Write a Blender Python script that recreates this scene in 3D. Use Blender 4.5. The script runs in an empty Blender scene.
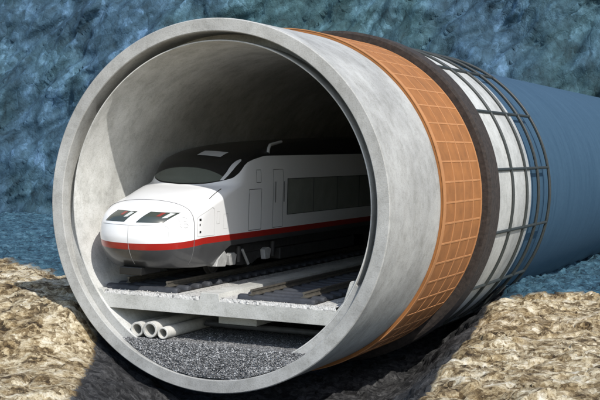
import bpy, bmesh, math, random
import numpy as np
from mathutils import Vector, Matrix
random.seed(7)
PI = math.pi
R_ = math.radians
scene = bpy.context.scene
COL = scene.collection

# ------------------------------------------------------------------ helpers
def tag(o, label=None, cat=None, group=None, kind=None):
    if label: o['label'] = label
    if cat: o['category'] = cat
    if group: o['group'] = group
    if kind: o['kind'] = kind
    return o

def empty(name, loc, label, cat, group=None):
    o = bpy.data.objects.new(name, None); COL.objects.link(o)
    o.location = loc; o.empty_display_size = 0.3
    return tag(o, label, cat, group)

def link(name, me, mats, parent=None, smooth=False):
    o = bpy.data.objects.new(name, me); COL.objects.link(o)
    for m in (mats if isinstance(mats, (list, tuple)) else [mats]): me.materials.append(m)
    if parent is not None:
        o.parent = parent
        chain = Vector((0, 0, 0)); q = parent
        while q is not None: chain += q.location; q = q.parent
        o.location = -chain            # geometry is written in world metres
    if smooth:
        me.polygons.foreach_set('use_smooth', [True] * len(me.polygons))
    return o

class MB:
    def __init__(s): s.v = []; s.f = []
    def add(s, vs, fs):
        n = len(s.v); s.v += [tuple(v) for v in vs]; s.f += [tuple(i + n for i in f) for f in fs]; return s
    def box(s, x0, x1, y0, y1, z0, z1):
        return s.add([(x0,y0,z0),(x1,y0,z0),(x1,y1,z0),(x0,y1,z0),(x0,y0,z1),(x1,y0,z1),(x1,y1,z1),(x0,y1,z1)],
              [(0,3,2,1),(4,5,6,7),(0,1,5,4),(1,2,6,5),(2,3,7,6),(3,0,4,7)])
    def prism(s, prof, y0, y1):            # (x,z) outline pushed along y
        n = len(prof)
        s.add([(x, y0, z) for x, z in prof] + [(x, y1, z) for x, z in prof],
              [tuple(range(n)), tuple(range(2*n-1, n-1, -1))] + [(i, i+n, (i+1) % n + n, (i+1) % n) for i in range(n)])
        return s
    def prism_x(s, prof, x0, x1):          # (y,z) outline pushed along x
        n = len(prof)
        s.add([(x0, y, z) for y, z in prof] + [(x1, y, z) for y, z in prof],
              [tuple(range(n)), tuple(range(2*n-1, n-1, -1))] + [(i, i+n, (i+1) % n + n, (i+1) % n) for i in range(n)])
        return s
    def lathe_y(s, prof, seg=160, closed=True):   # (r,y) outline round the y axis
        n = len(prof); vs = []; fs = []
        for k in range(seg):
            a = 2*PI*k/seg
            vs += [(r*math.cos(a), y, r*math.sin(a)) for r, y in prof]
        for k in range(seg):
            k2 = (k+1) % seg
            for i in range(n if closed else n-1):
                j = (i+1) % n
                fs.append((k*n+i, k*n+j, k2*n+j, k2*n+i))
        return s.add(vs, fs)
    def cyl(s, a, b, r, seg=20, cap=True, r2=None):
        a = Vector(a); b = Vector(b); d = (b-a).normalized()
        u = d.orthogonal().normalized(); w = d.cross(u); r2 = r if r2 is None else r2
        vs = [a + (u*math.cos(t) + w*math.sin(t))*r for t in [2*PI*i/seg for i in range(seg)]]
        vs += [b + (u*math.cos(t) + w*math.sin(t))*r2 for t in [2*PI*i/seg for i in range(seg)]]
        fs = [(i, (i+1) % seg, (i+1) % seg + seg, i+seg) for i in range(seg)]
        if cap: fs += [tuple(range(seg-1, -1, -1)), tuple(range(seg, 2*seg))]
        return s.add(vs, fs)
    def tube(s, pts, r, seg=6, closed=False):
        P = [Vector(p) for p in pts]; n = len(P); vs = []; fs = []
        for i, p in enumerate(P):
            d = (P[(i+1) % n] - P[i-1]) if closed else (P[min(i+1, n-1)] - P[max(i-1, 0)])
            d.normalize()
            u = d.cross(Vector((0.13, 0.21, 0.97)))
            if u.length < 1e-3: u = d.orthogonal()
            u.normalize(); w = d.cross(u)
            vs += [p + (u*math.cos(t) + w*math.sin(t))*r for t in [2*PI*k/seg for k in range(seg)]]
        for i in range(n if closed else n-1):
            j = (i+1) % n
            fs += [(i*seg+k, i*seg+(k+1) % seg, j*seg+(k+1) % seg, j*seg+k) for k in range(seg)]
        return s.add(vs, fs)
    def build(s, name, mats, parent=None, smooth=False, bevel=0.0, recalc=True):
        me = bpy.data.meshes.new(name)
        me.from_pydata(s.v, [], s.f)
        bm = bmesh.new(); bm.from_mesh(me)
        if recalc: bmesh.ops.recalc_face_normals(bm, faces=bm.faces)
        if bevel:
            es = [e for e in bm.edges if len(e.link_faces) == 2 and e.calc_face_angle(0) > 0.6]
            bmesh.ops.bevel(bm, geom=es, offset=bevel, segments=2, affect='EDGES', profile=0.5)
        bm.to_mesh(me); bm.free()
        o = link(name, me, mats, parent, False)
        if smooth:
            me.polygons.foreach_set('use_smooth', [True]*len(me.polygons))
            me.set_sharp_from_angle(angle=R_(35))
        return o

# ------------------------------------------------------------------ materials
def N(nt, typ, **kw):
    n = nt.nodes.new(typ)
    for k, v in kw.items():
        if k.startswith('i_'):
            n.inputs[k[2:].replace('_', ' ')].default_value = v
        else: setattr(n, k, v)
    return n

def newmat(name):
    m = bpy.data.materials.new(name); m.use_nodes = True
    nt = m.node_tree; b = nt.nodes['Principled BSDF']
    return m, nt, b

def ramp(nt, fac, stops):
    r = nt.nodes.new('ShaderNodeValToRGB')
    e = r.color_ramp.elements
    while len(e) < len(stops): e.new(0.5)
    for el, (p, c) in zip(e, stops): el.position = p; el.color = (*c, 1) if len(c) == 3 else c
    nt.links.new(fac, r.inputs[0]); return r

def noise(nt, vec, scale, detail=5, rough=0.6, dist=0.0):
    n = N(nt, 'ShaderNodeTexNoise'); n.inputs['Scale'].default_value = scale
    n.inputs['Detail'].default_value = detail; n.inputs['Roughness'].default_value = rough
    n.inputs['Distortion'].default_value = dist
    nt.links.new(vec, n.inputs['Vector']); return n

def mixc(nt, fac, a, b, blend='MIX'):
    m = nt.nodes.new('ShaderNodeMix'); m.data_type = 'RGBA'; m.blend_type = blend
    for sock, v in ((m.inputs[0], fac), (m.inputs[6], a), (m.inputs[7], b)):
        if hasattr(v, 'is_linked'): nt.links.new(v, sock)
        elif isinstance(v, (int, float)): sock.default_value = v
        else: sock.default_value = (*v, 1)
    return m.outputs[2]

def bumpn(nt, b, h, strength, dist):
    bp = nt.nodes.new('ShaderNodeBump'); bp.inputs['Strength'].default_value = strength
    bp.inputs['Distance'].default_value = dist
    nt.links.new(h, bp.inputs['Height']); nt.links.new(bp.outputs[0], b.inputs['Normal']); return bp

def simple(name, col, rough=0.5, metal=0.0, var=0.0, vscale=3.0, coat=0.0, bump=0.0):
    m, nt, b = newmat(name)
    b.inputs['Roughness'].default_value = rough; b.inputs['Metallic'].default_value = metal
    b.inputs['Coat Weight'].default_value = coat; b.inputs['Coat Roughness'].default_value = 0.08
    tc = N(nt, 'ShaderNodeTexCoord')
    n = noise(nt, tc.outputs['Object'], vscale, 6, 0.65)
    lo = tuple(max(0, c*(1-var)) for c in col); hi = tuple(min(1, c*(1+var)) for c in col)
    r = ramp(nt, n.outputs[0], [(0.3, lo), (0.7, hi)])
    nt.links.new(r.outputs[0], b.inputs['Base Color'])
    if bump: bumpn(nt, b, n.outputs[0], bump, 0.02)
    return m

def concrete(name, col, warm=(0.0, 0.0, 0.0), streak=0.22, blotch=0.17):
    m, nt, b = newmat(name)
    tc = N(nt, 'ShaderNodeTexCoord'); v = tc.outputs['Object']
    n1 = noise(nt, v, 0.55, 7, 0.62, 0.3); n2 = noise(nt, v, 2.6, 9, 0.74); n3 = noise(nt, v, 26, 4, 0.7)
    lo = tuple(c*(1-blotch*1.3) for c in col); hi = tuple(min(1, c*(1+blotch)) for c in col)
    c1 = ramp(nt, n1.outputs[0], [(0.32, lo), (0.52, col), (0.7, hi)]).outputs[0]
    c2 = ramp(nt, n2.outputs[0], [(0.36, (0.70, 0.70, 0.68)), (0.5, (0.93, 0.93, 0.92)), (0.62, (1, 1, 1))]).outputs[0]
    c = mixc(nt, 0.75, c1, c2, 'MULTIPLY')
    c3 = ramp(nt, n3.outputs[0], [(0.32, (0.72, 0.71, 0.68)), (0.5, (1, 1, 1)), (0.75, (1.0, 1.0, 1.0))]).outputs[0]
    c = mixc(nt, 0.8, c, c3, 'MULTIPLY')
    # rain / formwork streaks running down the surface
    mp = N(nt, 'ShaderNodeMapping'); mp.inputs['Scale'].default_value = (1.2, 1.2, 0.3)
    nt.links.new(v, mp.inputs[0])
    n4 = noise(nt, mp.outputs[0], 1.7, 6, 0.7)
    c4 = ramp(nt, n4.outputs[0], [(0.4, (0.62, 0.6, 0.56)), (0.56, (1, 1, 1))]).outputs[0]
    c = mixc(nt, streak, c, c4, 'MULTIPLY')
    # pores
    vo = N(nt, 'ShaderNodeTexVoronoi'); vo.inputs['Scale'].default_value = 9
    nt.links.new(v, vo.inputs['Vector'])
    pr = ramp(nt, vo.outputs['Distance'], [(0.03, (0.45, 0.44, 0.42)), (0.07, (1, 1, 1))]).outputs[0]
    c = mixc(nt, 0.55, c, pr, 'MULTIPLY')
    nt.links.new(c, b.inputs['Base Color'])
    b.inputs['Roughness'].default_value = 0.9
    b.inputs['Specular IOR Level'].default_value = 0.25
    ad = N(nt, 'ShaderNodeMath', operation='ADD'); nt.links.new(n2.outputs[0], ad.inputs[0]); nt.links.new(n3.outputs[0], ad.inputs[1])
    bumpn(nt, b, ad.outputs[0], 0.35, 0.02)
    return m

M = {}
M['concrete'] = concrete('lining concrete', (0.41, 0.41, 0.392))
M['inner'] = concrete('smooth inner lining', (0.54, 0.54, 0.515))
M['slab'] = concrete('slab concrete', (0.50, 0.50, 0.47), streak=0.1)
M['casing'] = concrete('casing concrete', (0.47, 0.475, 0.455), streak=0.2)
M['pipe_grey'] = concrete('conduit cement', (0.55, 0.54, 0.50), streak=0.05)
M['orange'] = simple('orange insulation board', (0.275, 0.108, 0.028), 0.85, var=0.22, vscale=1.6, bump=0.2)
M['orange_rib'] = simple('orange rib', (0.40, 0.180, 0.066), 0.8, var=0.15, vscale=2.5)
M['membrane'] = simple('bitumen membrane', (0.027, 0.020, 0.016), 0.95, var=0.6, vscale=7.0, bump=1.0)
M['rebar'] = simple('dark coated steel', (0.024, 0.029, 0.027), 0.6, var=0.3, vscale=8)
M['blue_steel'] = None
M['white_paint'] = simple('white train paint', (0.86, 0.86, 0.855), 0.28, var=0.015, vscale=1.0, coat=0.5)
M['red_paint'] = simple('red train paint', (0.36, 0.018, 0.012), 0.3, var=0.06, vscale=1.0, coat=0.5)
M['skirt'] = simple('dark grey train paint', (0.060, 0.060, 0.061), 0.36, var=0.15, vscale=2.0, coat=0.4)
M['black_paint'] = simple('black train paint', (0.008, 0.008, 0.008), 0.35, var=0.2, vscale=2.0, coat=0.15)
M['glass'] = simple('smoked screen glass', (0.085, 0.097, 0.082), 0.12, var=0.1, vscale=1.0, coat=0.6)
M['win'] = simple('tinted side glass', (0.26, 0.275, 0.245), 0.18, var=0.12, vscale=1.2, coat=0.3)
M['seal'] = simple('rubber seal', (0.012, 0.012, 0.012), 0.6)
M['gap'] = simple('panel gap', (0.10, 0.10, 0.10), 0.7)
M['gap_light'] = simple('fine panel gap', (0.36, 0.36, 0.35), 0.7)
M['bogie'] = simple('bogie iron', (0.028, 0.027, 0.026), 0.6, var=0.5, vscale=6)
M['axle'] = simple('light grey axle box', (0.34, 0.34, 0.33), 0.5, var=0.3, vscale=6)
M['wheel'] = simple('wheel steel', (0.10, 0.095, 0.09), 0.4, metal=0.7, var=0.3, vscale=5)
M['lamp_w'] = simple('clear lamp', (0.52, 0.54, 0.52), 0.15, coat=0.8)
M['lamp_r'] = simple('red lamp', (0.22, 0.035, 0.03), 0.2, coat=0.8)
M['lampglass'] = simple('lamp cover', (0.045, 0.055, 0.047), 0.12, coat=0.7)
M['light_grey'] = simple('pale grey paint', (0.55, 0.55, 0.54), 0.35, coat=0.3)
M['rail_side'] = simple('rusty rail', (0.11, 0.10, 0.082), 0.5, metal=0.35, var=0.35, vscale=7)
M['rail_top'] = simple('polished rail head', (0.36, 0.33, 0.29), 0.3, metal=0.85, var=0.15, vscale=5)
M['sleeper'] = simple('dark blue grey sleeper', (0.034, 0.037, 0.044), 0.7, var=0.35, vscale=5, bump=0.2)
M['mat'] = simple('black track mat', (0.014, 0.014, 0.015), 0.85, var=0.4, vscale=6)
M['dark_duct'] = simple('dark painted duct', (0.07, 0.07, 0.07), 0.6, var=0.3, vscale=3)

def mat_blue():
    m, nt, b = newmat('blue pipe coating')
    tc = N(nt, 'ShaderNodeTexCoord'); v = tc.outputs['Object']
    mp = N(nt, 'ShaderNodeMapping'); mp.inputs['Scale'].default_value = (0.7, 3.0, 0.35); nt.links.new(v, mp.inputs[0])
    n1 = noise(nt, mp.outputs[0], 1.0, 6, 0.6); n2 = noise(nt, v, 6, 6, 0.7)
    c = ramp(nt, n1.outputs[0], [(0.3, (0.030, 0.068, 0.108)), (0.7, (0.044, 0.090, 0.136))]).outputs[0]
    c2 = ramp(nt, n2.outputs[0], [(0.35, (0.82, 0.82, 0.85)), (0.6, (1, 1, 1))]).outputs[0]
    nt.links.new(mixc(nt, 0.8, c, c2, 'MULTIPLY'), b.inputs['Base Color'])
    b.inputs['Roughness'].default_value = 0.62
    b.inputs['Specular IOR Level'].default_value = 0.3
    bumpn(nt, b, n2.outputs[0], 0.15, 0.02)
    return m
M['blue_steel'] = mat_blue()

def stones(name, stops, vscale, rough=0.9, bump=1.0, bd=0.03):
    m, nt, b = newmat(name)
    tc = N(nt, 'ShaderNodeTexCoord'); v = tc.outputs['Object']
    vo = N(nt, 'ShaderNodeTexVoronoi'); vo.inputs['Scale'].default_value = vscale; nt.links.new(v, vo.inputs['Vector'])
    sep = N(nt, 'ShaderNodeSeparateColor'); nt.links.new(vo.outputs['Color'], sep.inputs[0])
    c = ramp(nt, sep.outputs[0], stops).outputs[0]
    n = noise(nt, v, 8, 5, 0.6)
    c2 = ramp(nt, n.outputs[0], [(0.35, (0.7, 0.7, 0.7)), (0.6, (1, 1, 1))]).outputs[0]
    nt.links.new(mixc(nt, 0.6, c, c2, 'MULTIPLY'), b.inputs['Base Color'])
    b.inputs['Roughness'].default_value = rough; b.inputs['Specular IOR Level'].default_value = 0.2
    inv = N(nt, 'ShaderNodeMath', operation='SUBTRACT'); inv.inputs[0].default_value = 1.0
    nt.links.new(vo.outputs['Distance'], inv.inputs[1])
    bumpn(nt, b, inv.outputs[0], bump, bd)
    return m
M['gravel'] = stones('dark gravel', [(0.0, (0.07, 0.071, 0.073)), (0.55, (0.19, 0.19, 0.188)), (0.85, (0.36, 0.36, 0.355)), (1.0, (0.52, 0.52, 0.51))], 30, bump=1.0, bd=0.03)
M['ballast'] = stones('white ballast', [(0.0, (0.16, 0.16, 0.155)), (0.14, (0.45, 0.445, 0.42)), (0.6, (0.54, 0.53, 0.50)), (1.0, (0.60, 0.59, 0.56))], 18, bump=0.6)

# blue / beige boundary shared by the ground sheet
def M_(nt, op, a, c=0.0):
    q = N(nt, 'ShaderNodeMath', operation=op)
    for i, val in enumerate((a, c)):
        if hasattr(val, 'is_linked'): nt.links.new(val, q.inputs[i])
        else: q.inputs[i].default_value = val
    return q.outputs[0]

def chips(nt, v, scales, weights, warp_scale, warp_amt):
    """broken-rock value: random facets of several sizes plus plain noise; returns (value, crack)"""
    nw = noise(nt, v, warp_scale, 4, 0.6)
    sub = N(nt, 'ShaderNodeVectorMath', operation='SUBTRACT'); nt.links.new(nw.outputs['Color'], sub.inputs[0]); sub.inputs[1].default_value = (.5, .5, .5)
    scl = N(nt, 'ShaderNodeVectorMath', operation='SCALE'); nt.links.new(sub.outputs[0], scl.inputs[0]); scl.inputs['Scale'].default_value = warp_amt
    add = N(nt, 'ShaderNodeVectorMath', operation='ADD'); nt.links.new(v, add.inputs[0]); nt.links.new(scl.outputs[0], add.inputs[1])
    w = add.outputs[0]; tot = None; crack = None
    for sc, wt in zip(scales, weights):
        vo = N(nt, 'ShaderNodeTexVoronoi'); vo.inputs['Scale'].default_value = sc; nt.links.new(w, vo.inputs['Vector'])
        sp = N(nt, 'ShaderNodeSeparateColor'); nt.links.new(vo.outputs['Color'], sp.inputs[0])
        t = M_(nt, 'MULTIPLY', M_(nt, 'SUBTRACT', sp.outputs[0], 0.5), wt)
        tot = t if tot is None else M_(nt, 'ADD', tot, t)
        ve = N(nt, 'ShaderNodeTexVoronoi', feature='DISTANCE_TO_EDGE'); ve.inputs['Scale'].default_value = sc; nt.links.new(w, ve.inputs['Vector'])
        mr = N(nt, 'ShaderNodeMapRange'); mr.inputs['From Min'].default_value = 0.0; mr.inputs['From Max'].default_value = 0.09; nt.links.new(ve.outputs['Distance'], mr.inputs[0])
        crack = mr.outputs[0] if crack is None else M_(nt, 'MULTIPLY', crack, M_(nt, 'ADD', M_(nt, 'MULTIPLY', mr.outputs[0], 0.5), 0.5))
    return tot, crack

def mat_ground():
    m, nt, b = newmat('rock ground')
    tc = N(nt, 'ShaderNodeTexCoord'); v = tc.outputs['Object']
    val, crack = chips(nt, v, (2.6, 8.0), (0.12, 0.20), 3.0, 0.5)
    mus = noise(nt, v, 1.5, 10, 0.80, 0.0)
    big = noise(nt, v, 0.40, 6, 0.65, 0.0)
    fine = noise(nt, v, 11.0, 6, 0.75, 0.0)
    patch = noise(nt, v, 0.8, 8, 0.72, 0.0)
    tone = M_(nt, 'ADD', val, mus.outputs[0])
    beige = ramp(nt, tone, [(0.30, (0.050, 0.036, 0.021)), (0.40, (0.22, 0.165, 0.095)), (0.48, (0.46, 0.38, 0.245)), (0.57, (0.70, 0.625, 0.46)), (0.70, (0.86, 0.81, 0.69))]).outputs[0]
    tint = ramp(nt, patch.outputs[0], [(0.37, (0.30, 0.235, 0.15)), (0.45, (0.74, 0.65, 0.49)), (0.52, (1, 0.97, 0.90)), (0.66, (1.0, 0.985, 0.95))]).outputs[0]
    beige = mixc(nt, 0.85, beige, tint, 'MULTIPLY')
    f2 = ramp(nt, fine.outputs[0], [(0.36, (0.42, 0.37, 0.30)), (0.5, (0.95, 0.94, 0.92)), (0.62, (1, 1, 1))]).outputs[0]
    beige = mixc(nt, 0.7, beige, f2, 'MULTIPLY')
    ck = ramp(nt, crack, [(0.0, (0.30, 0.25, 0.18)), (0.7, (1, 1, 1))]).outputs[0]
    beige = mixc(nt, 0.30, beige, ck, 'MULTIPLY')
    blue = ramp(nt, tone, [(0.33, (0.012, 0.032, 0.050)), (0.46, (0.030, 0.080, 0.118)), (0.56, (0.050, 0.125, 0.170)), (0.72, (0.11, 0.21, 0.27))]).outputs[0]
    f3 = ramp(nt, fine.outputs[0], [(0.35, (0.5, 0.52, 0.55)), (0.55, (1, 1, 1))]).outputs[0]
    blue = mixc(nt, 0.7, blue, f3, 'MULTIPLY')
    # mask: y - yb(x), yb = 13.8 + 0.53*max(4.5-x,0) + 0.55*max(x-4.5,0)
    sp = N(nt, 'ShaderNodeSeparateXYZ'); nt.links.new(v, sp.inputs[0])
    def math_(op, a, c):
        q = N(nt, 'ShaderNodeMath', operation=op)
        for i, val in enumerate((a, c)):
            if hasattr(val, 'is_linked'): nt.links.new(val, q.inputs[i])
            else: q.inputs[i].default_value = val
        return q.outputs[0]
    l1 = math_('MAXIMUM', math_('SUBTRACT', -9.0, sp.outputs[0]), 0.0)
    l2 = math_('MAXIMUM', math_('SUBTRACT', sp.outputs[0], 4.5), 0.0)
    yb = math_('ADD', math_('ADD', math_('MULTIPLY', l1, 0.55), math_('MULTIPLY', l2, 0.6)), 13.6)
    lf = N(nt, 'ShaderNodeMapRange'); lf.inputs['From Min'].default_value = -2.0; lf.inputs['From Max'].default_value = -6.0; lf.inputs['To Max'].default_value = 6.4
    nt.links.new(sp.outputs[0], lf.inputs[0]); yb = math_('SUBTRACT', yb, lf.outputs[0])
    d = math_('ADD', math_('SUBTRACT', sp.outputs[1], yb), math_('MULTIPLY', math_('SUBTRACT', tone, 0.5), 1.4))
    mr = N(nt, 'ShaderNodeMapRange'); mr.inputs['From Min'].default_value = -0.35; mr.inputs['From Max'].default_value = 0.35
    nt.links.new(d, mr.inputs[0])
    # ground shadow painted as darker rock colour, bounded by its two straight edges
    pit_shade = ramp(nt, tone, [(0.34, (0.011, 0.011, 0.0115)), (0.48, (0.036, 0.0355, 0.0355)), (0.66, (0.10, 0.099, 0.097))]).outputs[0]
    pit_shade = mixc(nt, 0.7, pit_shade, f3, 'MULTIPLY')
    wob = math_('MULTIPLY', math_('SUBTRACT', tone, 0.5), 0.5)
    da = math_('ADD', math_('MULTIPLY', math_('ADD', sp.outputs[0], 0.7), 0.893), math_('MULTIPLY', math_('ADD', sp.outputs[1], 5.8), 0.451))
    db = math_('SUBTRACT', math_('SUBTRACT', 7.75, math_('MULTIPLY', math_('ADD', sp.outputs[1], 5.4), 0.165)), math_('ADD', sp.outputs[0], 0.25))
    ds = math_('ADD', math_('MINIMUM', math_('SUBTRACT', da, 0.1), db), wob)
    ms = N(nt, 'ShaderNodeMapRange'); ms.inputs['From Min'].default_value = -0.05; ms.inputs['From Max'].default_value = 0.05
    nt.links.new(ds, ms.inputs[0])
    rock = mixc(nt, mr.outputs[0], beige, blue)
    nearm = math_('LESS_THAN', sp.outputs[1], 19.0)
    nt.links.new(mixc(nt, math_('MULTIPLY', ms.outputs[0], nearm), rock, pit_shade), b.inputs['Base Color'])
    b.inputs['Roughness'].default_value = 0.9; b.inputs['Specular IOR Level'].default_value = 0.25
    h = math_('ADD', math_('ADD', math_('MULTIPLY', fine.outputs[0], 0.35), tone), math_('MULTIPLY', crack, 0.06))
    bumpn(nt, b, h, 0.9, 0.12)
    return m
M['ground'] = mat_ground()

def mat_cliff():
    m, nt, b = newmat('blue rock')
    tc = N(nt, 'ShaderNodeTexCoord'); v = tc.outputs['Object']
    mp = N(nt, 'ShaderNodeMapping'); mp.inputs['Scale'].default_value = (1.0, 1.0, 0.75); mp.inputs['Rotation'].default_value = (0, R_(-35), 0)
    nt.links.new(v, mp.inputs[0]); w = mp.outputs[0]
    val, crack = chips(nt, w, (0.40, 1.1), (0.13, 0.12), 0.7, 1.6)
    n0 = noise(nt, w, 0.07, 4, 0.5); n1 = noise(nt, w, 0.40, 9, 0.72); n3 = noise(nt, w, 2.4, 4, 0.65)
    tone = M_(nt, 'ADD', val, n1.outputs[0])
    a = ramp(nt, tone, [(0.31, (0.014, 0.033, 0.041)), (0.44, (0.030, 0.064, 0.080)), (0.55, (0.048, 0.095, 0.120)), (0.63, (0.082, 0.152, 0.195)), (0.74, (0.16, 0.265, 0.35))]).outputs[0]
    g = ramp(nt, n0.outputs[0], [(0.42, (0.90, 1.03, 0.94)), (0.58, (0.92, 1.0, 1.18))]).outputs[0]
    o = mixc(nt, 1.0, a, g, 'MULTIPLY')
    e = ramp(nt, n3.outputs[0], [(0.34, (0.5, 0.54, 0.56)), (0.55, (1, 1, 1))]).outputs[0]
    o = mixc(nt, 0.45, o, e, 'MULTIPLY')
    ck = ramp(nt, crack, [(0.0, (0.62, 0.66, 0.68)), (0.8, (1, 1, 1))]).outputs[0]
    o = mixc(nt, 0.6, o, ck, 'MULTIPLY')
    nt.links.new(o, b.inputs['Base Color'])
    b.inputs['Roughness'].default_value = 0.8; b.inputs['Specular IOR Level'].default_value = 0.3
    h = M_(nt, 'ADD', M_(nt, 'ADD', tone, M_(nt, 'MULTIPLY', crack, 0.15)), M_(nt, 'MULTIPLY', n3.outputs[0], 0.3))
    bumpn(nt, b, h, 0.65, 0.4)
    return m
M['cliff'] = mat_cliff()

# ------------------------------------------------------------------ vectorised noise for the terrain
def _h(ix, iy, s):
    n = (ix.astype(np.int64)*374761393 + iy.astype(np.int64)*668265263 + s*1442695041) & 0xffffffff
    n = ((n ^ (n >> 13))*1274126177) & 0xffffffff
    n = ((n ^ (n >> 16))*668265263) & 0xffffffff
    return ((n ^ (n >> 15)) & 0xffff)/65535.0
def perlin(x, y, s=0):
    ix = np.floor(x); iy = np.floor(y); fx = x-ix; fy = y-iy
    def g(dx, dy):
        a = _h(ix+dx, iy+dy, s)*2*PI
        return np.cos(a)*(fx-dx) + np.sin(a)*(fy-dy)
    u = fx*fx*fx*(fx*(fx*6-15)+10); w = fy*fy*fy*(fy*(fy*6-15)+10)
    return ((g(0,0)*(1-u)+g(1,0)*u)*(1-w) + (g(0,1)*(1-u)+g(1,1)*u)*w)*1.4
def fbm(x, y, o=4, s=0, ridged=False):
    t = 0; a = 1.0; tot = 0
    for k in range(o):
        p = perlin(x*2**k, y*2**k, s+k)
        if ridged: p = 1-2*np.abs(p)
        t = t + a*p; tot += a; a *= 0.5
    return t/tot
def worley(x, y, s=0):
    ix = np.floor(x); iy = np.floor(y)
    f1 = np.full(x.shape, 9.0); f2 = np.full(x.shape, 9.0); idv = np.zeros(x.shape)
    for dx in (-1,0,1):
        for dy in (-1,0,1):
            cx = ix+dx; cy = iy+dy
            d = np.hypot(cx+_h(cx,cy,s)-x, cy+_h(cx,cy,s+77)-y)
            m = d < f1
            f2 = np.where(m, f1, np.minimum(f2, d)); idv = np.where(m, _h(cx,cy,s+5), idv); f1 = np.where(m, d, f1)
    return f1, f2, idv
def sstep(a, b, x):
    t = np.clip((x-a)/(b-a), 0, 1); return t*t*(3-2*t)

def grid_object(name, X, Y, Z, m, label, cat, kind):
    ny, nx = X.shape
    co = np.stack([X, Y, Z], -1).reshape(-1, 3)
    idx = np.arange(nx*ny).reshape(ny, nx)
    f = np.stack([idx[:-1,:-1], idx[:-1,1:], idx[1:,1:], idx[1:,:-1]], -1).reshape(-1, 4)
    me = bpy.data.meshes.new(name)
    me.vertices.add(len(co)); me.vertices.foreach_set('co', co.ravel())
    me.loops.add(f.size); me.loops.foreach_set('vertex_index', f.ravel())
    me.polygons.add(len(f)); me.polygons.foreach_set('loop_start', np.arange(0, f.size, 4)); me.polygons.foreach_set('loop_total', np.full(len(f), 4))
    me.update(calc_edges=True); me.validate()
    o = link(name, me, m)
    tag(o, label, cat, None, kind)
    return o

# ------------------------------------------------------------------ ground
def ground_base(x, y):
    # plateau on the right, pit added for shade round the mouth, rubble field on the left
    edge = 8.1 - 0.165*(y+5.4) + 0.25*perlin(y*0.5, y*0+3.3, 4)
    right = -3.45 + 0.02*np.clip(x-6, -20, 20) - 0.75*sstep(17, 32, y)
    left = -4.25 - 0.012*np.clip(-x-6, 0, 30)
    left = left + 1.3*sstep(-3.5, 1.0, y)*sstep(-3.0, -5.0, x)*(1-0.35*sstep(12, 24, y))
    d1 = (x+0.7)*0.893 + (y+5.8)*0.451 + 0.35*perlin(y*0.6, y*0+8.3, 14)
    added_pit = sstep(-0.5, 3.2, d1)
    left = left*(1-added_pit) - 5.75*added_pit
    far = sstep(14.0, 24.0, y + 0.5*np.minimum(x+4, 0))
    left = left*(1-far) + (-4.3 - 0.7*sstep(16, 40, y) - 1.2*sstep(35, 70, y))*far
    k = sstep(-3.4, 0.0, x-edge)
    return left*(1-k) + right*k, k
def axis(lo, hi, step, far0, far1, nf):
    mid = np.arange(lo, hi, step)
    a = lo - (lo-far0)*(np.linspace(1, 0, nf, endpoint=False)**2.0)
    c = hi + (far1-hi)*(np.linspace(0, 1, nf)**2.0)
    return np.concatenate([a, mid, c])
gx = axis(-34, 13.5, 0.085, -220, 220, 60)
gy = np.concatenate([axis(-7, 24, 0.085, -70, -7, 40)[:0], -7 - 63*np.linspace(1, 0, 40, endpoint=False)**2, np.arange(-7, 24, 0.085), np.arange(24, 84, 0.24), 84 + 80*np.linspace(0, 1, 20)**2])
GX, GY = np.meshgrid(gx, gy)
GZ, K = ground_base(GX, GY)
def warp(x, y, sc, am, s): return x + am*fbm(x/sc, y/sc, 3, s), y + am*fbm(x/sc+31.7, y/sc, 3, s+3)
ax_, ay_ = warp(GX, GY, 1.2, 0.7, 31)
f1, f2, idv = worley(ax_/1.0, ay_/1.0, 3)
bx_, by_ = warp(GX, GY, 0.5, 0.25, 41)
g1, g2, jdv = worley(bx_/0.38, by_/0.38, 11)
q = idv*6.283
tilt = (np.cos(q)*(ax_-np.floor(ax_)-.5) + np.sin(q)*(ay_-np.floor(ay_)-.5))*0.22
rough = 0.42*fbm(GX/3.4, GY/3.4, 4, 1) + 0.24*fbm(GX/1.7, GY/1.7, 3, 9) \
      + (0.15*(idv-0.5) + 0.5*tilt)*sstep(0.0, 0.12, f2-f1) - 0.07*(1-sstep(0.0, 0.10, f2-f1)) \
      + 0.06*(jdv-0.5)*sstep(0.0, 0.25, g2-g1) + 0.02*fbm(GX/0.3, GY/0.3, 2, 91)
nearleft = sstep(2.0, -3.0, GX)*sstep(26, 18, GY)*0.6
deep = sstep(18, 34, GY)
GZ = GZ + rough*(1 - 0.35*nearleft)*(1 + 0.4*deep) + deep*0.3*fbm(GX/6, GY/6, 4, 95, True)
PX = 0.25*fbm(GX/1.3, (GY+1.7*GZ)/1.3, 4, 101) ; PY = 0.25*fbm(GX/1.3+17, (GY-1.7*GZ)/1.3, 4, 107)
GX = GX + PX; GY = GY + PY
ground = grid_object('ground', GX, GY, GZ, M['ground'], 'broken beige rock ground turning blue behind the tunnel', 'ground', 'structure')

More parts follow.
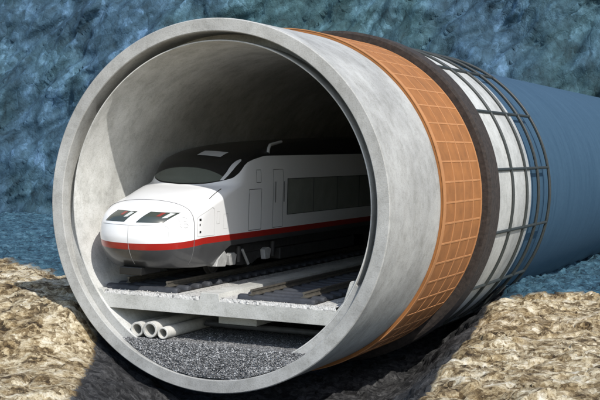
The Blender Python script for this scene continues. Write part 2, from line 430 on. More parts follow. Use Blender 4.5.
# ------------------------------------------------------------------ cliff
cx_ = np.arange(-150, 110, 0.33); cv = np.arange(-3, 48, 0.33)
CX, CV = np.meshgrid(cx_, cv)
H = 34 + 6*fbm(CX/14, CV*0+1, 4, 55)
t = (CV+3)/51.0
CZ = -8 + t*(H+8)
sk = CX - 0.75*CZ
wx_, wz_ = warp(sk, CZ, 4.0, 1.6, 21)
w1, w2, wid = worley(wx_/4.2, wz_/5.5, 60)
v1, v2, vid = worley(wx_/1.5, wz_/2.1, 66)
d = 2.8*fbm(CX/18, CZ/14, 3, 20) + 1.0*fbm(sk/7.0, CZ/9.0, 4, 23) + 0.85*fbm(sk/3.2 + 0.5*fbm(CX/4, CZ/4, 2, 81), CZ/9.0, 3, 83, True) + 0.40*fbm(wx_/1.3, CZ/3.4, 3, 87, True) + 0.8*fbm(wx_/4.5, wz_/7.5, 5, 24) + 1.1*(wid-.5)*sstep(0, .6, w2-w1) + 0.45*np.minimum(w2-w1, 0.6) + 0.45*(vid-.5)*sstep(0, .3, v2-v1) + 0.3*fbm(wx_/1.3, wz_/2.0, 5, 28)
CY = 76.5 + 0.30*(CZ+5.4) - d
CY += 6.0*(1-np.sqrt(np.clip(1-np.maximum(0, t-0.9)/0.1, 0, 1)))      # rounded lip
cliff = grid_object('cliff', CX, CY, CZ, M['cliff'], 'tall rough blue rock cliff behind the tunnel', 'cliff', 'structure')

# ------------------------------------------------------------------ tunnel
YB = 84.0
R0, R1, R2, REB = 5.0, 4.647, 4.40, 0.23
tunnel = empty('tunnel_tube', (0, 0, -5.0), 'huge concrete tunnel tube cut open with orange, black, white and blue outer layers', 'tunnel')
MB().lathe_y([(R1, 0.02), (R1+0.02, 0), (R0-0.025, 0), (R0, 0.025), (R0, 4.6), (R0, 9.2), (4.86, 9.2), (4.86, YB), (R1, YB)], 256).build('concrete_ring', M['concrete'], tunnel, smooth=True)
MB().lathe_y([(R1-0.003, 1.05), (R1-0.003, YB), (R2, YB), (R2, 30), (R2, 12), (R2, 4), (R2, REB+0.012), (R2+0.008, REB), (R2+0.034, REB), (R2+0.04, REB+0.01), (R2+0.04, 1.05)], 256).build('inner_lining', M['inner'], tunnel, smooth=True)

# orange boards with raised ribs
mo = MB().lathe_y([(5.004, 4.40), (5.095, 4.40), (5.095, 8.53), (5.004, 8.53)], 216)
o_or = mo.build('insulation_layer', M['orange'], tunnel, smooth=True)
mr = MB()
for ya, yb2 in ((4.385, 4.62), (5.55, 5.61), (6.52, 6.58), (7.50, 7.56), (8.40, 8.515)):
    mr.lathe_y([(5.085, ya), (5.108, ya), (5.108, yb2), (5.085, yb2)], 216)
for k in range(54):
    a = 2*PI*k/54 + 0.03
    r0, r1, hw = 5.085, 5.106, 0.034
    c, s = math.cos(a), math.sin(a)
    vs = []
    for y in (4.62, 8.40):
        for r, w in ((r0, -hw), (r1, -hw*0.7), (r1, hw*0.7), (r0, hw)):
            vs.append((r*c - w*s, y, r*s + w*c))
    mr.add(vs, [(0,1,2,3), (7,6,5,4), (0,4,5,1), (1,5,6,2), (2,6,7,3), (3,7,4,0)])
mr.build('board_rib', M['orange_rib'], o_or, smooth=True)

MB().lathe_y([(5.004, 8.535), (5.30, 8.535), (5.385, 8.62), (5.39, 9.2), (5.39, 9.66), (5.004, 9.66)], 216).build('waterproof_membrane', M['membrane'], tunnel, smooth=True)
MB().lathe_y([(4.87, 9.665), (5.205, 9.665), (5.205, 12), (5.205, 14.87), (5.185, 14.90), (4.87, 14.90)], 216).build('concrete_casing', M['casing'], tunnel, smooth=True)
MB().lathe_y([(4.865, 14.905), (4.98, 14.905), (4.98, 25), (4.98, 40), (4.98, YB), (4.865, YB)], 216).build('steel_pipe', M['blue_steel'], tunnel, smooth=True)
RB = 5.24
for y in (12.02, 14.05, 15.87, 17.75):
    MB().tube([(RB*math.cos(2*PI*k/180), y, RB*math.sin(2*PI*k/180)) for k in range(180)], 0.060, 8, True).build('hoop_bar', M['rebar'], tunnel, smooth=True)
for k in range(16):
    a = R_(11.4 + 22.5*k)
    p = (RB*math.cos(a), RB*math.sin(a))
    MB().cyl((p[0], 9.68, p[1]), (p[0], 17.80, p[1]), 0.054, 8).build('lengthwise_bar', M['rebar'], tunnel, smooth=True)

# concrete packing that closes the joint groove below the deck
pk = MB(); na = 90; vs = []
for k in range(na+1):
    deg = 150 + 185.5*k/na; a = R_(deg); c, s_ = math.cos(a), math.sin(a)
    yf_ = REB-0.004 + 0.80*max(0.0, (205-deg)/55.0)**1.3
    for r in (R2+0.042, R1-0.005):
        for y in (yf_, 1.04): vs.append((r*c, y, r*s_))
fs = []
for k in range(na):
    o = 4*k; p = o+4
    fs += [(o, o+2, p+2, p), (o+1, p+1, p+3, o+3), (o, p, p+1, o+1), (o+2, o+3, p+3, p+2)]
fs += [(0, 1, 3, 2), (4*na, 4*na+2, 4*na+3, 4*na+1)]
pk.add(vs, fs).build('joint_packing', M['concrete'], tunnel, smooth=True)
# floor slab cast inside the lining
def wallx(z, r=R2): return math.sqrt(r*r - z*z)
zb, zt = -2.97, -2.57
prof = [(-wallx(zb)-0.02, zb)]
prof += [(wallx(zb)+0.02, zb), (wallx(zt)+0.02, zt), (3.36, zt), (3.30, zt-0.0), (0.16, zt), (0.10, -2.36), (-0.42, -2.36), (-0.47, zt), (-3.42, zt), (-3.50, -2.46), (-wallx(-2.46)-0.02, -2.46)]
MB().prism(prof, 0.31, YB).build('floor_slab', M['slab'], tunnel, bevel=0.012)
MB().prism([(3.50, zt+0.003), (3.70, -2.32), (3.86, -1.80), (3.90, -1.765), (wallx(-1.765)+0.02, -1.765), (wallx(-2.2)+0.02, -2.2), (wallx(zt)+0.01, zt+0.003)], 0.318, YB).build('side_kerb', M['slab'], tunnel, bevel=0.012)
# ledge pads under the slab and hanging beam
MB().box(-0.45, 0.72, 1.5, YB, -3.34, zb-0.003).build('support_beam', M['slab'], tunnel, bevel=0.02)

# ------------------------------------------------------------------ loose fills
def fill_stones(name, n, xr, yr, zf, sz, m, label, cat, dark=None, bed=None, zj=0.02):
    """one object: a lumpy bed plus broken stones scattered on it"""
    ico = bmesh.new(); bmesh.ops.create_icosphere(ico, subdivisions=1, radius=1)
    iv = np.array([v.co[:] for v in ico.verts]); ifc = [tuple(v.index for v in f.verts) for f in ico.faces]; ico.free()
    mb = bed if bed is not None else MB()
    for _ in range(n):
        x = random.uniform(*xr); y = yr[0] + (yr[1]-yr[0])*random.random()**1.8
        s = random.uniform(*sz)
        p = zf(x, y)
        if p is None: continue
        jit = np.array([[random.uniform(0.7, 1.2) for _ in range(3)] for _ in iv])
        v = iv*jit*np.array([random.uniform(.8, 1.25), random.uniform(.8, 1.25), random.uniform(.6, .95)])*s
        a = random.uniform(0, 6.28); ca, sa = math.cos(a), math.sin(a)
        v = np.stack([v[:,0]*ca - v[:,1]*sa, v[:,0]*sa + v[:,1]*ca, v[:,2]], 1) + np.array([p[0], p[1], p[2] + random.uniform(-zj, zj)])
        mb.add(v.tolist(), ifc)
    o = mb.build(name, m, recalc=False)
    return tag(o, label, cat, None, 'stuff')

def lumpy_bed(x0, x1, y0, y1, z, amp, step=0.09):
    mb = MB(); nx = int((x1-x0)/step); ys = []; y = y0
    while y < y1: ys.append(y); y += step*(1 + max(0, y-4)*0.5)
    ny = len(ys); vs = []
    X, Y = np.meshgrid(np.linspace(x0, x1, nx), np.array(ys))
    Z = z + amp*fbm(X/0.25, Y/0.25, 3, 71)
    Yj = Y.copy(); Yj[0] += 0.03*fbm(X[0]/0.15, X[0]*0, 2, 73)
    vs = np.stack([X, Yj, Z], -1).reshape(-1, 3).tolist()
    fs = [(j*nx+i, j*nx+i+1, (j+1)*nx+i+1, (j+1)*nx+i) for j in range(ny-1) for i in range(nx-1)]
    mb.add(vs, fs)
    # front lip down into the trough
    lip = [(v[0], v[1]-0.03, zt) for v in vs[:nx]]
    n0 = len(mb.v); mb.v += lip
    mb.f += [(n0+i, n0+i+1, i+1, i) for i in range(nx-1)]
    return mb
fill_stones('ballast', 700, (-3.4, -0.48), (0.34, 8.0), lambda x, y: (x, y, -2.482), (0.010, 0.020), M['ballast'],
            'white crushed stone along the bed of the track under the train', 'ballast', bed=lumpy_bed(-3.42, -0.47, 0.34, 40, -2.478, 0.009))
fill_stones('ballast', 700, (0.15, 3.46), (0.34, 8.0), lambda x, y: (x, y, -2.482), (0.010, 0.020), M['ballast'],
            'white crushed stone along the bed of the empty track', 'ballast', bed=lumpy_bed(0.14, 3.50, 0.34, 40, -2.478, 0.009))

# gravel below the slab: front slope and top
def gravel_bed():
    mb = MB(); nx, nv = 150, 34
    vs = []
    for j in range(nv):
        for i in range(nx):
            u = i/(nx-1)*2-1
            if j < 22:
                ztop = -3.735
                s = j/21.0
                z = -4.60 + s*(ztop+4.60)
                y = 0.05 + 0.14*s**1.3
            else:
                z = -3.735; y = 0.20 + (j-21)**2*0.32
            rr = (R1 if y < REB else R2) - 0.012
            if y < REB: rr = R1-0.02
            w = math.sqrt(max(rr*rr - z*z, 0.0))
            x = u*w
            if j > 0:
                dz = float(0.03*perlin(np.array(x/0.22), np.array((y+z)/0.22), 5) + 0.018*perlin(np.array(x/0.08), np.array((y*1.3+z)/0.08), 6))
                z += dz; y += dz*0.8
            vs.append((x, y, z))
    fs = [(j*nx+i, j*nx+i+1, (j+1)*nx+i+1, (j+1)*nx+i) for j in range(nv-1) for i in range(nx-1)]
    return mb.add(vs, fs)
def gf(x, y):
    s = random.random()
    if random.random() < 0.86:
        z = -4.56 + s*0.81; w = math.sqrt(max(0.01, 4.61**2 - z*z)) - 0.03
        if abs(x) > w: return None
        return (x, 0.05 + 0.14*s**1.3, z)
    return (x, random.uniform(0.25, 2.2), -3.735) if abs(x) < 2.3 else None
fill_stones('gravel', 5200, (-2.75, 2.75), (0, 1), gf, (0.012, 0.032), M['gravel'], 'dark grey gravel filling the bottom of the tunnel under the slab', 'gravel', bed=gravel_bed(), zj=0.008)

# ------------------------------------------------------------------ conduits under the slab
for x, r, y0, lab in ((-2.36, 0.200, 0.30, 'leftmost wide grey cement conduit pipe against the tunnel wall under the slab'),
                      (-1.935, 0.222, 0.27, 'middle and widest grey cement conduit pipe under the slab'),
                      (-1.52, 0.165, 0.24, 'narrowest grey cement conduit pipe lying on the gravel at the right of the three')):
    c = MB(); n = 40; ri = r*0.70; zc = -3.715 + r
    prof = [(r-0.012, y0), (r, y0+0.015), (r, 36), (ri, 36), (ri, y0+0.01), (ri+0.01, y0)]
    c.lathe_y(prof, n); c.v = [(a+x, b, d+zc) for a, b, d in c.v]
    o = c.build('conduit_pipe', M['pipe_grey'], smooth=True)
    tag(o, lab, 'pipe', 'conduit pipes under the slab')
d_ = MB().cyl((-1.25, 2.35, -3.50), (3.0, 2.35, -3.50), 0.085, 20)
tag(d_.build('drain_pipe', M['dark_duct'], smooth=True), 'thin dark drain pipe lying across the gravel under the slab', 'pipe')

# ------------------------------------------------------------------ tracks
def rail_mesh(x, y0, y1, z0, z1):
    h = z1-z0
    pr = [(-.075, 0), (.075, 0), (.075, .022), (.016, .05), (.013, h-.055), (.036, h-.04), (.036, h-.006), (.030, h), (-.030, h), (-.036, h-.006), (-.036, h-.04), (-.013, h-.055), (-.016, .05), (-.075, .022)]
    me_ = MB().prism([(x+a, z0+b) for a, b in pr], y0, y1)
    return me_
def track(xc, y0, y1, ystart, label):
    t = empty('railway_track', (xc, ystart, -2.5), label, 'railway track', 'railway tracks on the slab')
    MB().box(xc-1.12, xc+1.12, ystart+0.12, 60, -2.52, -2.448).build('track_mat', M['mat'], t)
    base = None; i = 0; y = ystart + 0.16
    while y < 42 and i < 60:
        if base is None:
            mb = MB(); prof = []
            for k in range(9):
                a = PI*k/8
                prof.append((0.125*math.cos(a), 0.055*math.sin(a)+0.045))
            prof = [(0.13, -0.04), (0.13, 0.03)] + prof[1:-1] + [(-0.13, 0.03), (-0.13, -0.04)]
            n = len(prof); L = 1.12; vs = []
            xs = [(-L, 0.72), (-L+0.035, 0.95), (-L+0.10, 1.0), (-0.45, 1.0), (-0.40, 0.86), (0.40, 0.86), (0.45, 1.0), (L-0.10, 1.0), (L-0.035, 0.95), (L, 0.72)]
            for xx, sc in xs: vs += [(xc+xx, y+py*sc, -2.43+pz*sc) for py, pz in prof]
            fs = [(j*n+k, j*n+(k+1) % n, (j+1)*n+(k+1) % n, (j+1)*n+k) for j in range(len(xs)-1) for k in range(n)]
            fs += [tuple(range(n-1, -1, -1)), tuple(range((len(xs)-1)*n, len(xs)*n))]
            mb.add(vs, fs); base = mb.build('sleeper', M['sleeper'], t, smooth=True)
        else:
            o = base.copy(); COL.objects.link(o); o.parent = t; o.location = base.location + Vector((0, 0.66*i, 0))
        i += 1; y += 0.66
    for sgn, yy in ((-1, y0), (1, y1)):
        r = rail_mesh(xc + sgn*0.7, yy, 60, -2.352, -2.196).build('rail', M['rail_side'], t)
        MB().box(xc+sgn*0.7-0.028, xc+sgn*0.7+0.028, yy+0.004, 60, -2.1965, -2.1925).build('running_surface', M['rail_top'], r)
        # clips
    return t
track(-2.42, 1.10, 0.80, 0.55, 'railway track carrying the train, on dark sleepers along the left of the slab')
track(1.72, 0.45, 0.72, 0.42, 'empty railway track on dark sleepers along the right of the slab')

# ------------------------------------------------------------------ train
TX = -2.40; YE = 27.0
def interp(tab):
    zs = [a for a, _ in tab]; vs = [b for _, b in tab]
    # monotone-ish smooth interpolation (Catmull-Rom on a table)
    def f(z):
        if z <= zs[0]: return vs[0]
        if z >= zs[-1]: return vs[-1]
        i = max(k for k in range(len(zs)) if zs[k] <= z); i = min(i, len(zs)-2)
        t = (z-zs[i])/(zs[i+1]-zs[i])
        def m(k):
            if k <= 0 or k >= len(zs)-1: 
                k0 = min(max(k, 0), len(zs)-2) if k <= 0 else len(zs)-2
                return (vs[k0+1]-vs[k0])/(zs[k0+1]-zs[k0])
            a = (vs[k]-vs[k-1])/(zs[k]-zs[k-1]); b = (vs[k+1]-vs[k])/(zs[k+1]-zs[k])
            return 0 if a*b <= 0 else 2*a*b/(a+b)
        h = zs[i+1]-zs[i]; t2, t3 = t*t, t*t*t
        return (2*t3-3*t2+1)*vs[i] + (t3-2*t2+t)*h*m(i) + (-2*t3+3*t2)*vs[i+1] + (t3-t2)*h*m(i+1)
    return f
yf = interp([(-1.95, 0.75), (-1.78, 0.30), (-1.5, -0.02), (-1.2, -0.20), (-0.9, -0.27), (-0.62, -0.26), (-0.42, -0.18), (-0.22, 0.10), (-0.06, 0.55), (0.05, 0.97), (0.2, 1.55), (0.32, 2.10), (0.45, 2.70), (0.7, 2.98), (1.05, 3.35), (1.25, 3.85), (1.47, 4.85), (1.65, 6.7), (1.75, 8.6), (1.85, 11.8), (2.03, 18.5), (2.07, 20.5)])
Wf = interp([(-1.95, 1.22), (-1.78, 1.34), (-1.5, 1.42), (-1.2, 1.45), (0.5, 1.45), (0.9, 1.42), (1.15, 1.37), (1.35, 1.28), (1.5, 1.12), (1.65, 0.92), (1.75, 0.76), (1.85, 0.6), (2.03, 0.35), (2.07, 0.2)])
Lf = interp([(-1.95, 1.5), (-1.2, 1.7), (-0.5, 1.75), (0.05, 1.75), (0.45, 1.35), (1.0, 1.2), (1.5, 1.2), (2.07, 1.2)])
nf_ = interp([(-1.95, 2.3), (-0.9, 2.4), (-0.3, 2.15), (0.1, 2.1), (0.45, 2.3), (1.2, 2.3), (2.07, 2.2)])

def S(z, c, off=0.0):
    """train skin: height z, position c round the outline (|c|<1 nose, |c|>1 flank)"""
    sg = 1 if c >= 0 else -1; a = abs(c); W = Wf(z) + off; n = nf_(z); y0 = yf(z) - off; L = Lf(z)
    if a <= 1:
        t = a*PI/2
        return (TX + sg*W*max(math.sin(t), 0)**(2/n), y0 + L*(1 - max(math.cos(t), 0)**(2/n)), z)
    s = (a-1)
    return (TX + sg*W, y0 + L + (YE - y0 - L)*s**1.6, z)
def front(x, z, off=0.0):                 # point of the skin seen from ahead
    W = Wf(z) + off; n = nf_(z); q = min(abs(x-TX)/W, 0.9999)
    return (x, yf(z) - off + Lf(z)*(1 - (1-q**n)**(1/n)), z)
def side(y, z, off=0.0):                  # point of the right flank
    W = Wf(z) + off; y0 = yf(z) - off; L = Lf(z); n = nf_(z)
    if y >= y0+L: return (TX+W, y, z)
    q = max(0.0, 1 - max(0.0, (y-y0))/L)
    return (TX + W*(1 - q**n)**(1/n), y, z)

fc = [math.copysign(1, k)*((abs(k)/26.0)**0.9) for k in range(-26, 27)]
sd = [1 + (k/44.0) for k in range(1, 45)]
cols = [-c for c in reversed(sd)] + fc + sd
def ycol(c):                               # rough y of a column at stripe height
    return S(-1.05, c)[1]
def zlow(c):
    y = ycol(c); 
    return -1.80 + 0.50*float(sstep(2.1, 3.1, np.array(y)))
def zblack(c):
    a = abs(c)
    if a <= 1: return float(np.interp(a, [0, .3, .5, .7, .81, .88, 1.0], [0.44, 0.475, 0.555, 0.66, 0.83, 1.10, 1.20]))
    y = S(1.2, c)[1]
    return 1.20 + 0.10*float(sstep(4.8, 5.5, np.array(y))) + 0.06*min(1, max(0, y-5.3)/9)
def dip(c): return 0.13*(1-min(1, abs(c))**2)
def Z_RED0(c): return -1.15 - dip(c)
def Z_RED1(c): return -0.97 - dip(c)
def skin(name, zlo, zhi, rows, m, cap_low=False, cap_top=False, off=0.0, power=1.0, cs=None):
    cs = cs or cols; mb = MB(); vs = []
    for j in range(rows+1):
        f = (j/rows)**power
        for c in cs:
            a = zlo(c) if callable(zlo) else zlo; b = zhi(c) if callable(zhi) else zhi
            vs.append(S(a + (b-a)*f, c, off))
    n = len(cs)
    fs = [(j*n+i, j*n+i+1, (j+1)*n+i+1, (j+1)*n+i) for j in range(rows) for i in range(n-1)]
    if cap_top:
        k = len(vs); vs += [(TX, p[1], p[2]+0.01) for p in vs[rows*n:rows*n+n]]
        fs += [(rows*n+i, rows*n+i+1, k+i+1, k+i) for i in range(n-1)]
    if cap_low:
        k = len(vs); vs += [(TX, p[1], p[2]) for p in vs[:n]]
        fs += [(i+1, i, k+i, k+i+1) for i in range(n-1)]
    mb.add(vs, fs)
    me = bpy.data.meshes.new(name); me.from_pydata(mb.v, [], mb.f)
    bm = bmesh.new(); bm.from_mesh(me); bmesh.ops.remove_doubles(bm, verts=bm.verts, dist=1e-5); bmesh.ops.recalc_face_normals(bm, faces=bm.faces)
    bm.to_mesh(me); bm.free()
    o = link(name, me, m, train, smooth=True)
    me.set_sharp_from_angle(angle=R_(50))
    return o
train = empty('train', (TX, 0, -2.196), 'white high speed train with red stripe and black roof on the left hand track', 'train')
body = skin('body', Z_RED1, zblack, 44, M['white_paint'])
skin('stripe', Z_RED0, Z_RED1, 4, M['red_paint'])
skirt = skin('skirt', zlow, Z_RED0, 14, M['skirt'], cap_low=True)
roof = skin('roof', zblack, 2.07, 46, M['black_paint'], cap_top=True)
# windscreen pane
wc = [(-0.585 + 1.17*i/40) for i in range(41)]
def wl(c): return zblack(c) + 0.035
def wh(c): return max(wl(c) + 0.005, 0.935 - 0.9*c*c)
skin('windscreen', wl, wh, 12, M['glass'], off=0.012, cs=wc)

def line_part(name, pts, r, m, parent, closed=False):
    return MB().tube(pts, r, 6, closed).build(name, m, parent, smooth=True)
# nose cap joint: section of the skin at y = 0.95
seam = []
for z in np.linspace(-1.70, -0.35, 16): seam.append(side(0.95, z, 0.002))
Wm = Wf(0)
for k in range(41):
    x = TX + 1.40*math.cos(PI*k/40)
    lo, hi = -0.55, 0.3
    for _ in range(40):
        mz = (lo+hi)/2
        if front(x, mz)[1] < 0.95: lo = mz
        else: hi = mz
    if lo > -0.5: seam.append(front(x, lo, 0.002))
for z in np.linspace(-0.35, -1.70, 16):
    p = side(0.95, z, 0.002); seam.append((2*TX - p[0], p[1], p[2]))
line_part('nose_cap_joint', seam, 0.011, M['gap'], body)
# centre split and coupler hatch lines on the nose
line_part('hatch_joint', [front(TX+0.02*k/14, -1.70+k*(1.08)/14, 0.0) for k in range(15)], 0.007, M['gap_light'], body)
hl = [front(TX-0.95+1.9*k/30, -0.60, 0.0) for k in range(31)]
hl2 = [front(TX+0.95+0.10*math.sin(k/8*PI/2), -0.60-0.10*(1-math.cos(k/8*PI/2)), 0.0) for k in range(1, 9)] + [front(TX+1.05, -0.70-0.05*k, 0.0) for k in range(1, 5)]
line_part('hatch_joint', hl + hl2, 0.007, M['gap_light'], body)

# headlight clusters
def front_patch(name, quad, m, parent, off=0.010, nu=14, nv=7, thick=None):
    (ax, az), (bx, bz), (cx, cz), (dx, dz) = quad     # bottom-left, bottom-right, top-right, top-left
    vs = []
    for j in range(nv+1):
        for i in range(nu+1):
            u, v = i/nu, j/nv
            x = (ax*(1-u)+bx*u)*(1-v) + (dx*(1-u)+cx*u)*v; z = (az*(1-u)+bz*u)*(1-v) + (dz*(1-u)+cz*u)*v
            vs.append(front(x, z, off))
    n = nu+1
    return MB().add(vs, [(j*n+i, j*n+i+1, (j+1)*n+i+1, (j+1)*n+i) for j in range(nv) for i in range(nu)]).build(name, m, parent, smooth=True)
for quad, rd in (([(-3.24, -0.52), (-2.52, -0.52), (-2.27, -0.235), (-2.96, -0.225)], 0.45), ([(-2.17, -0.52), (-1.48, -0.52), (-1.25, -0.25), (-1.92, -0.23)], 0.5)):
    h = front_patch('headlight', quad, M['lampglass'], train)
    (ax, az), (bx, bz), (cx, cz), (dx, dz) = quad
    def at(u, v): return ((ax*(1-u)+bx*u)*(1-v) + (dx*(1-u)+cx*u)*v, (az*(1-u)+bz*u)*(1-v) + (dz*(1-u)+cz*u)*v)
    front_patch('tail_lamp', [at(.46, .62), at(.60, .62), at(.60, .95), at(.46, .95)], M['lamp_r'], h, 0.016)
    front_patch('head_lamp', [at(.74, .45), at(.90, .50), at(.92, .90), at(.74, .95)], M['lamp_w'], h, 0.016)

# flank details (right side, seen from the track)
def side_loop(name, pts, r, m, closed=True, off=0.0):
    out = []
    P = pts + ([pts[0]] if closed else [])
    for (y0, z0), (y1, z1) in zip(P[:-1], P[1:]):
        for k in range(8):
            f = k/8; out.append(side(y0+(y1-y0)*f, z0+(z1-z0)*f, off))
    if not closed: out.append(side(*pts[-1], off))
    return line_part(name, out, r, m, body, closed)
def side_patch(name, y0, y1, z0, z1, m, parent, off=0.01, nu=10, nv=10):
    vs = [side(y0+(y1-y0)*i/nu, z0+(z1-z0)*j/nv, off) for j in range(nv+1) for i in range(nu+1)]
    n = nu+1
    return MB().add(vs, [(j*n+i, j*n+i+1, (j+1)*n+i+1, (j+1)*n+i) for j in range(nv) for i in range(nu)]).build(name, m, parent, smooth=True)
side_loop('nose_hatch', [(1.10, -0.93), (1.10, -0.42), (1.22, -0.36), (1.98, -0.14), (2.10, -0.20), (2.10, -0.93)], 0.007, M['gap_light'])
side_loop('filler_hatch', [(2.25, -0.62), (2.25, -0.28), (2.44, -0.28), (2.44, -0.62)], 0.005, M['gap_light'])
side_loop('filler_hatch', [(2.70, -0.78), (2.70, -0.36), (2.98, -0.36), (2.98, -0.78)], 0.005, M['gap_light'])
for z, w in ((-0.46, .10), (-0.60, .055), (-0.80, .09)):
    side_patch('vent', 1.20, 1.20+w, z-0.03, z+0.03, M['seal'], body, 0.008, 4, 3)
side_loop('cab_door', [(4.40, 0.30), (5.30, 0.30), (5.30, -0.93), (4.40, -0.93)], 0.010, M['gap'])
side_loop('inspection_panel', [(4.92, 0.50), (4.92, 0.88), (5.25, 0.88), (5.25, 0.50)], 0.008, M['gap'])
side_loop('passenger_door', [(6.18, 0.88), (6.95, 0.88), (6.95, -0.93), (6.18, -0.93)], 0.009, M['gap'])
for y in (6.30, 6.98):
    p0 = side(y, 0.50, 0.03); p1 = side(y, -0.15, 0.03)
    MB().cyl(p0, p1, 0.014, 8).build('door_rail', M['gap'], body, smooth=True)
side_patch('window_seal', 7.28, 21.0, -0.575, 0.585, M['seal'], body, 0.006, 30, 10)
y = 7.31
for k in range(6):
    w = 2.16
    side_patch('side_window', y, y+w, -0.555, 0.565, M['win'], body, 0.014, 8, 10)
    y += w + 0.05
# small operator mark on the nose (two faint curved strokes over each other)
for zc in (-0.43, -0.60):
    mk = [side(0.62+0.085*math.cos(a), zc+0.055*math.sin(a), 0.004) for a in np.linspace(-2.2, 2.2, 12)]
    line_part('number_mark', mk, 0.006, M['gap_light'], body)
    mk = [side(0.50+0.05*math.cos(a), zc+0.05*math.sin(a), 0.004) for a in np.linspace(2.0, 4.2, 8)]
    line_part('number_mark', mk, 0.006, M['gap_light'], body)

# pale door pillar crossing the black cab window band
pl = MB(); vs = []
ed_l = [(-1.335, .58), (-1.30, .68), (-1.255, .83), (-1.235, 1.04), (-1.215, 1.16), (-1.19, 1.20)]
ed_r = [(-1.25, .60), (-1.20, .71), (-1.145, .89), (-1.12, 1.06), (-1.125, 1.15), (-1.16, 1.195)]
tl = [k/24*5 for k in range(25)]
for t in tl:
    for ed in (ed_l, ed_r):
        vs.append(front(float(np.interp(t, range(6), [e[0] for e in ed])), float(np.interp(t, range(6), [e[1] for e in ed])), 0.024))
pl.add(vs, [(2*i, 2*i+2, 2*i+3, 2*i+1) for i in range(24)]).build('cab_pillar', M['light_grey'], body, smooth=True)
line_part('hood_groove', [front(-1.10-0.04*k/8, 0.09+0.26*k/8, 0.004) for k in range(9)], 0.014, M['gap'], body)
# roof hatch, horn, roof fairings
def top(x, y):
    lo, hi = 0.5, 2.07
    for _ in range(40):
        mz = (lo+hi)/2
        q = abs(x-TX)
        inside = q < Wf(mz) and front(x, mz)[1] < y
        if inside: lo = mz
        else: hi = mz
    return lo
vs = []
for yy in (3.92, 4.1, 4.28, 4.46):
    for xx in (-2.48, -2.1, -1.70):
        vs.append((xx, yy, top(xx, yy)+0.02))
MB().add(vs, [(j*3+i, j*3+i+1, (j+1)*3+i+1, (j+1)*3+i) for j in range(3) for i in range(2)]).build('roof_hatch', M['light_grey'], roof, smooth=True)
zt_ = top(-1.25, 6.4)
MB().tube([(-1.16, 6.15, top(-1.16, 6.15)-0.02), (-1.20, 6.3, zt_+0.06), (-1.27, 6.55, zt_+0.16), (-1.33, 7.55, zt_+0.27)], 0.05, 10).build('roof_horn', M['light_grey'], roof, smooth=True)

# underside: coupler cover, plough, underframe, bogies
MB().box(TX-0.45, TX+0.25, 0.12, 1.2, -2.0, -1.785).build('coupler_cover', M['black_paint'], train, bevel=0.02)
MB().box(TX-1.25, TX+1.25, 3.0, YE-0.05, -1.62, -1.22).build('underframe', M['bogie'], train, bevel=0.03)
MB().box(TX-1.30, TX+1.30, 7.2, 14.0, -2.0, -1.63).build('equipment_box', M['bogie'], train, bevel=0.03)
# pale step box behind the skirt
MB().prism_x([(2.35, -1.86), (2.95, -1.90), (3.1, -1.62), (2.85, -1.42), (2.45, -1.66)], TX+1.12, TX+1.43).build('step_box', M['axle'], train, bevel=0.02)
def bogie(yc):
    b = MB(); 
    for sx in (-1, 1):
        b.prism_x([(yc-1.9, -1.62), (yc-1.9, -1.80), (yc-0.9, -1.86), (yc-0.5, -1.98), (yc+0.5, -1.98), (yc+0.9, -1.86), (yc+1.9, -1.80), (yc+1.9, -1.62)], TX+sx*1.16-0.07, TX+sx*1.16+0.07)
    b.box(TX-1.1, TX+1.1, yc-0.3, yc+0.3, -1.9, -1.65)
    f = b.build('bogie', M['bogie'], train, bevel=0.015)
    for yy in (yc-1.25, yc+1.25):
        for sx in (-1, 1):
            w = MB().lathe_y([(0.02, -0.065), (0.30, -0.06), (0.33, -0.02), (0.40, -0.02), (0.41, -0.065), (0.44, -0.065), (0.455, 0.045), (0.485, 0.05), (0.485, 0.075), (0.02, 0.075)], 40)
            w.v = [(TX + sx*0.70 - sx*bb, yy + aa, -1.735 + cc) for aa, bb, cc in w.v]
            w.build('wheel', M['wheel'], f, smooth=True)
            a = MB().prism_x([(yy-0.26, -1.60), (yy-0.17, -1.90), (yy+0.17, -1.90), (yy+0.26, -1.60), (yy+0.10, -1.54), (yy-0.10, -1.54)], TX+sx*1.24, TX+sx*1.40)
            a.build('axle_box', M['axle'], f, bevel=0.02)
        for sx in (-1, 1):
            MB().cyl((TX+sx*1.30, yy+0.55, -1.85), (TX+sx*1.30, yy+0.55, -1.38), 0.085, 12).build('coil_spring', M['axle'] if False else M['bogie'], f, smooth=True)
    MB().cyl((TX+1.36, yc-0.55, -1.50), (TX+1.36, yc-0.1, -1.95), 0.045, 10).build('damper', M['axle'], f, smooth=True)
bogie(4.75)
bogie(18.5)

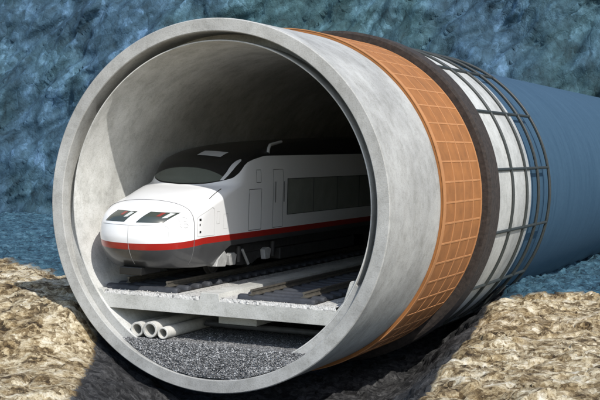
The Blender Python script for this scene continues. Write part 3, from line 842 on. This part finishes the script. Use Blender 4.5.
# ------------------------------------------------------------------ light
to_sun = Vector((1.20, -1.0, 1.52)).normalized()
elev = math.asin(to_sun.z); 
sun_l = bpy.data.lights.new('sun', 'SUN'); sun_l.energy = 3.2; sun_l.angle = R_(0.5); sun_l.color = (1.0, 0.965, 0.915)
sun = bpy.data.objects.new('sun', sun_l); COL.objects.link(sun)
sun.rotation_euler = (-to_sun).to_track_quat('-Z', 'Y').to_euler(); sun.location = (20, -20, 30)
world = bpy.data.worlds.new('World'); scene.world = world; world.use_nodes = True
nt = world.node_tree; bg = nt.nodes['Background']
sky = nt.nodes.new('ShaderNodeTexSky'); sky.sky_type = 'NISHITA'; sky.sun_disc = False
sky.sun_elevation = elev; sky.sun_rotation = math.atan2(to_sun.x, to_sun.y)
sky.altitude = 0; sky.air_density = 1.0; sky.dust_density = 1.0; sky.ozone_density = 1.0
nt.links.new(sky.outputs[0], bg.inputs[0]); bg.inputs[1].default_value = 0.15

# ------------------------------------------------------------------ camera
cam_d = bpy.data.cameras.new('camera'); cam = bpy.data.objects.new('camera', cam_d); COL.objects.link(cam)
px, py, pz, yaw, pitch, roll, fk = 15.698, -31.541, 1.891, -0.39527, -0.04701, 0.02769, 1.32427
f = Vector((math.sin(yaw)*math.cos(pitch), math.cos(yaw)*math.cos(pitch), math.sin(pitch)))
r = Vector((math.cos(yaw), -math.sin(yaw), 0)); u = r.cross(f)
r2 = r*math.cos(roll) + u*math.sin(roll); u2 = -r*math.sin(roll) + u*math.cos(roll)
mt = Matrix((r2, u2, -f)).transposed().to_4x4(); mt.translation = (px, py, pz)
cam.matrix_world = mt
cam_d.sensor_fit = 'HORIZONTAL'; cam_d.sensor_width = 36.0; cam_d.lens = fk*1000/600*36.0
cam_d.clip_start = 0.1; cam_d.clip_end = 1000
scene.camera = cam
scene.render.resolution_x = 1024; scene.render.resolution_y = 683
scene.view_settings.view_transform = 'Standard'; scene.view_settings.look = 'None'
scene.view_settings.exposure = 0.50; scene.view_settings.gamma = 1.0
scene.view_settings.use_curve_mapping = False
scene.cycles.max_bounces = 12; scene.cycles.diffuse_bounces = 9
scene.cycles.use_denoising = True
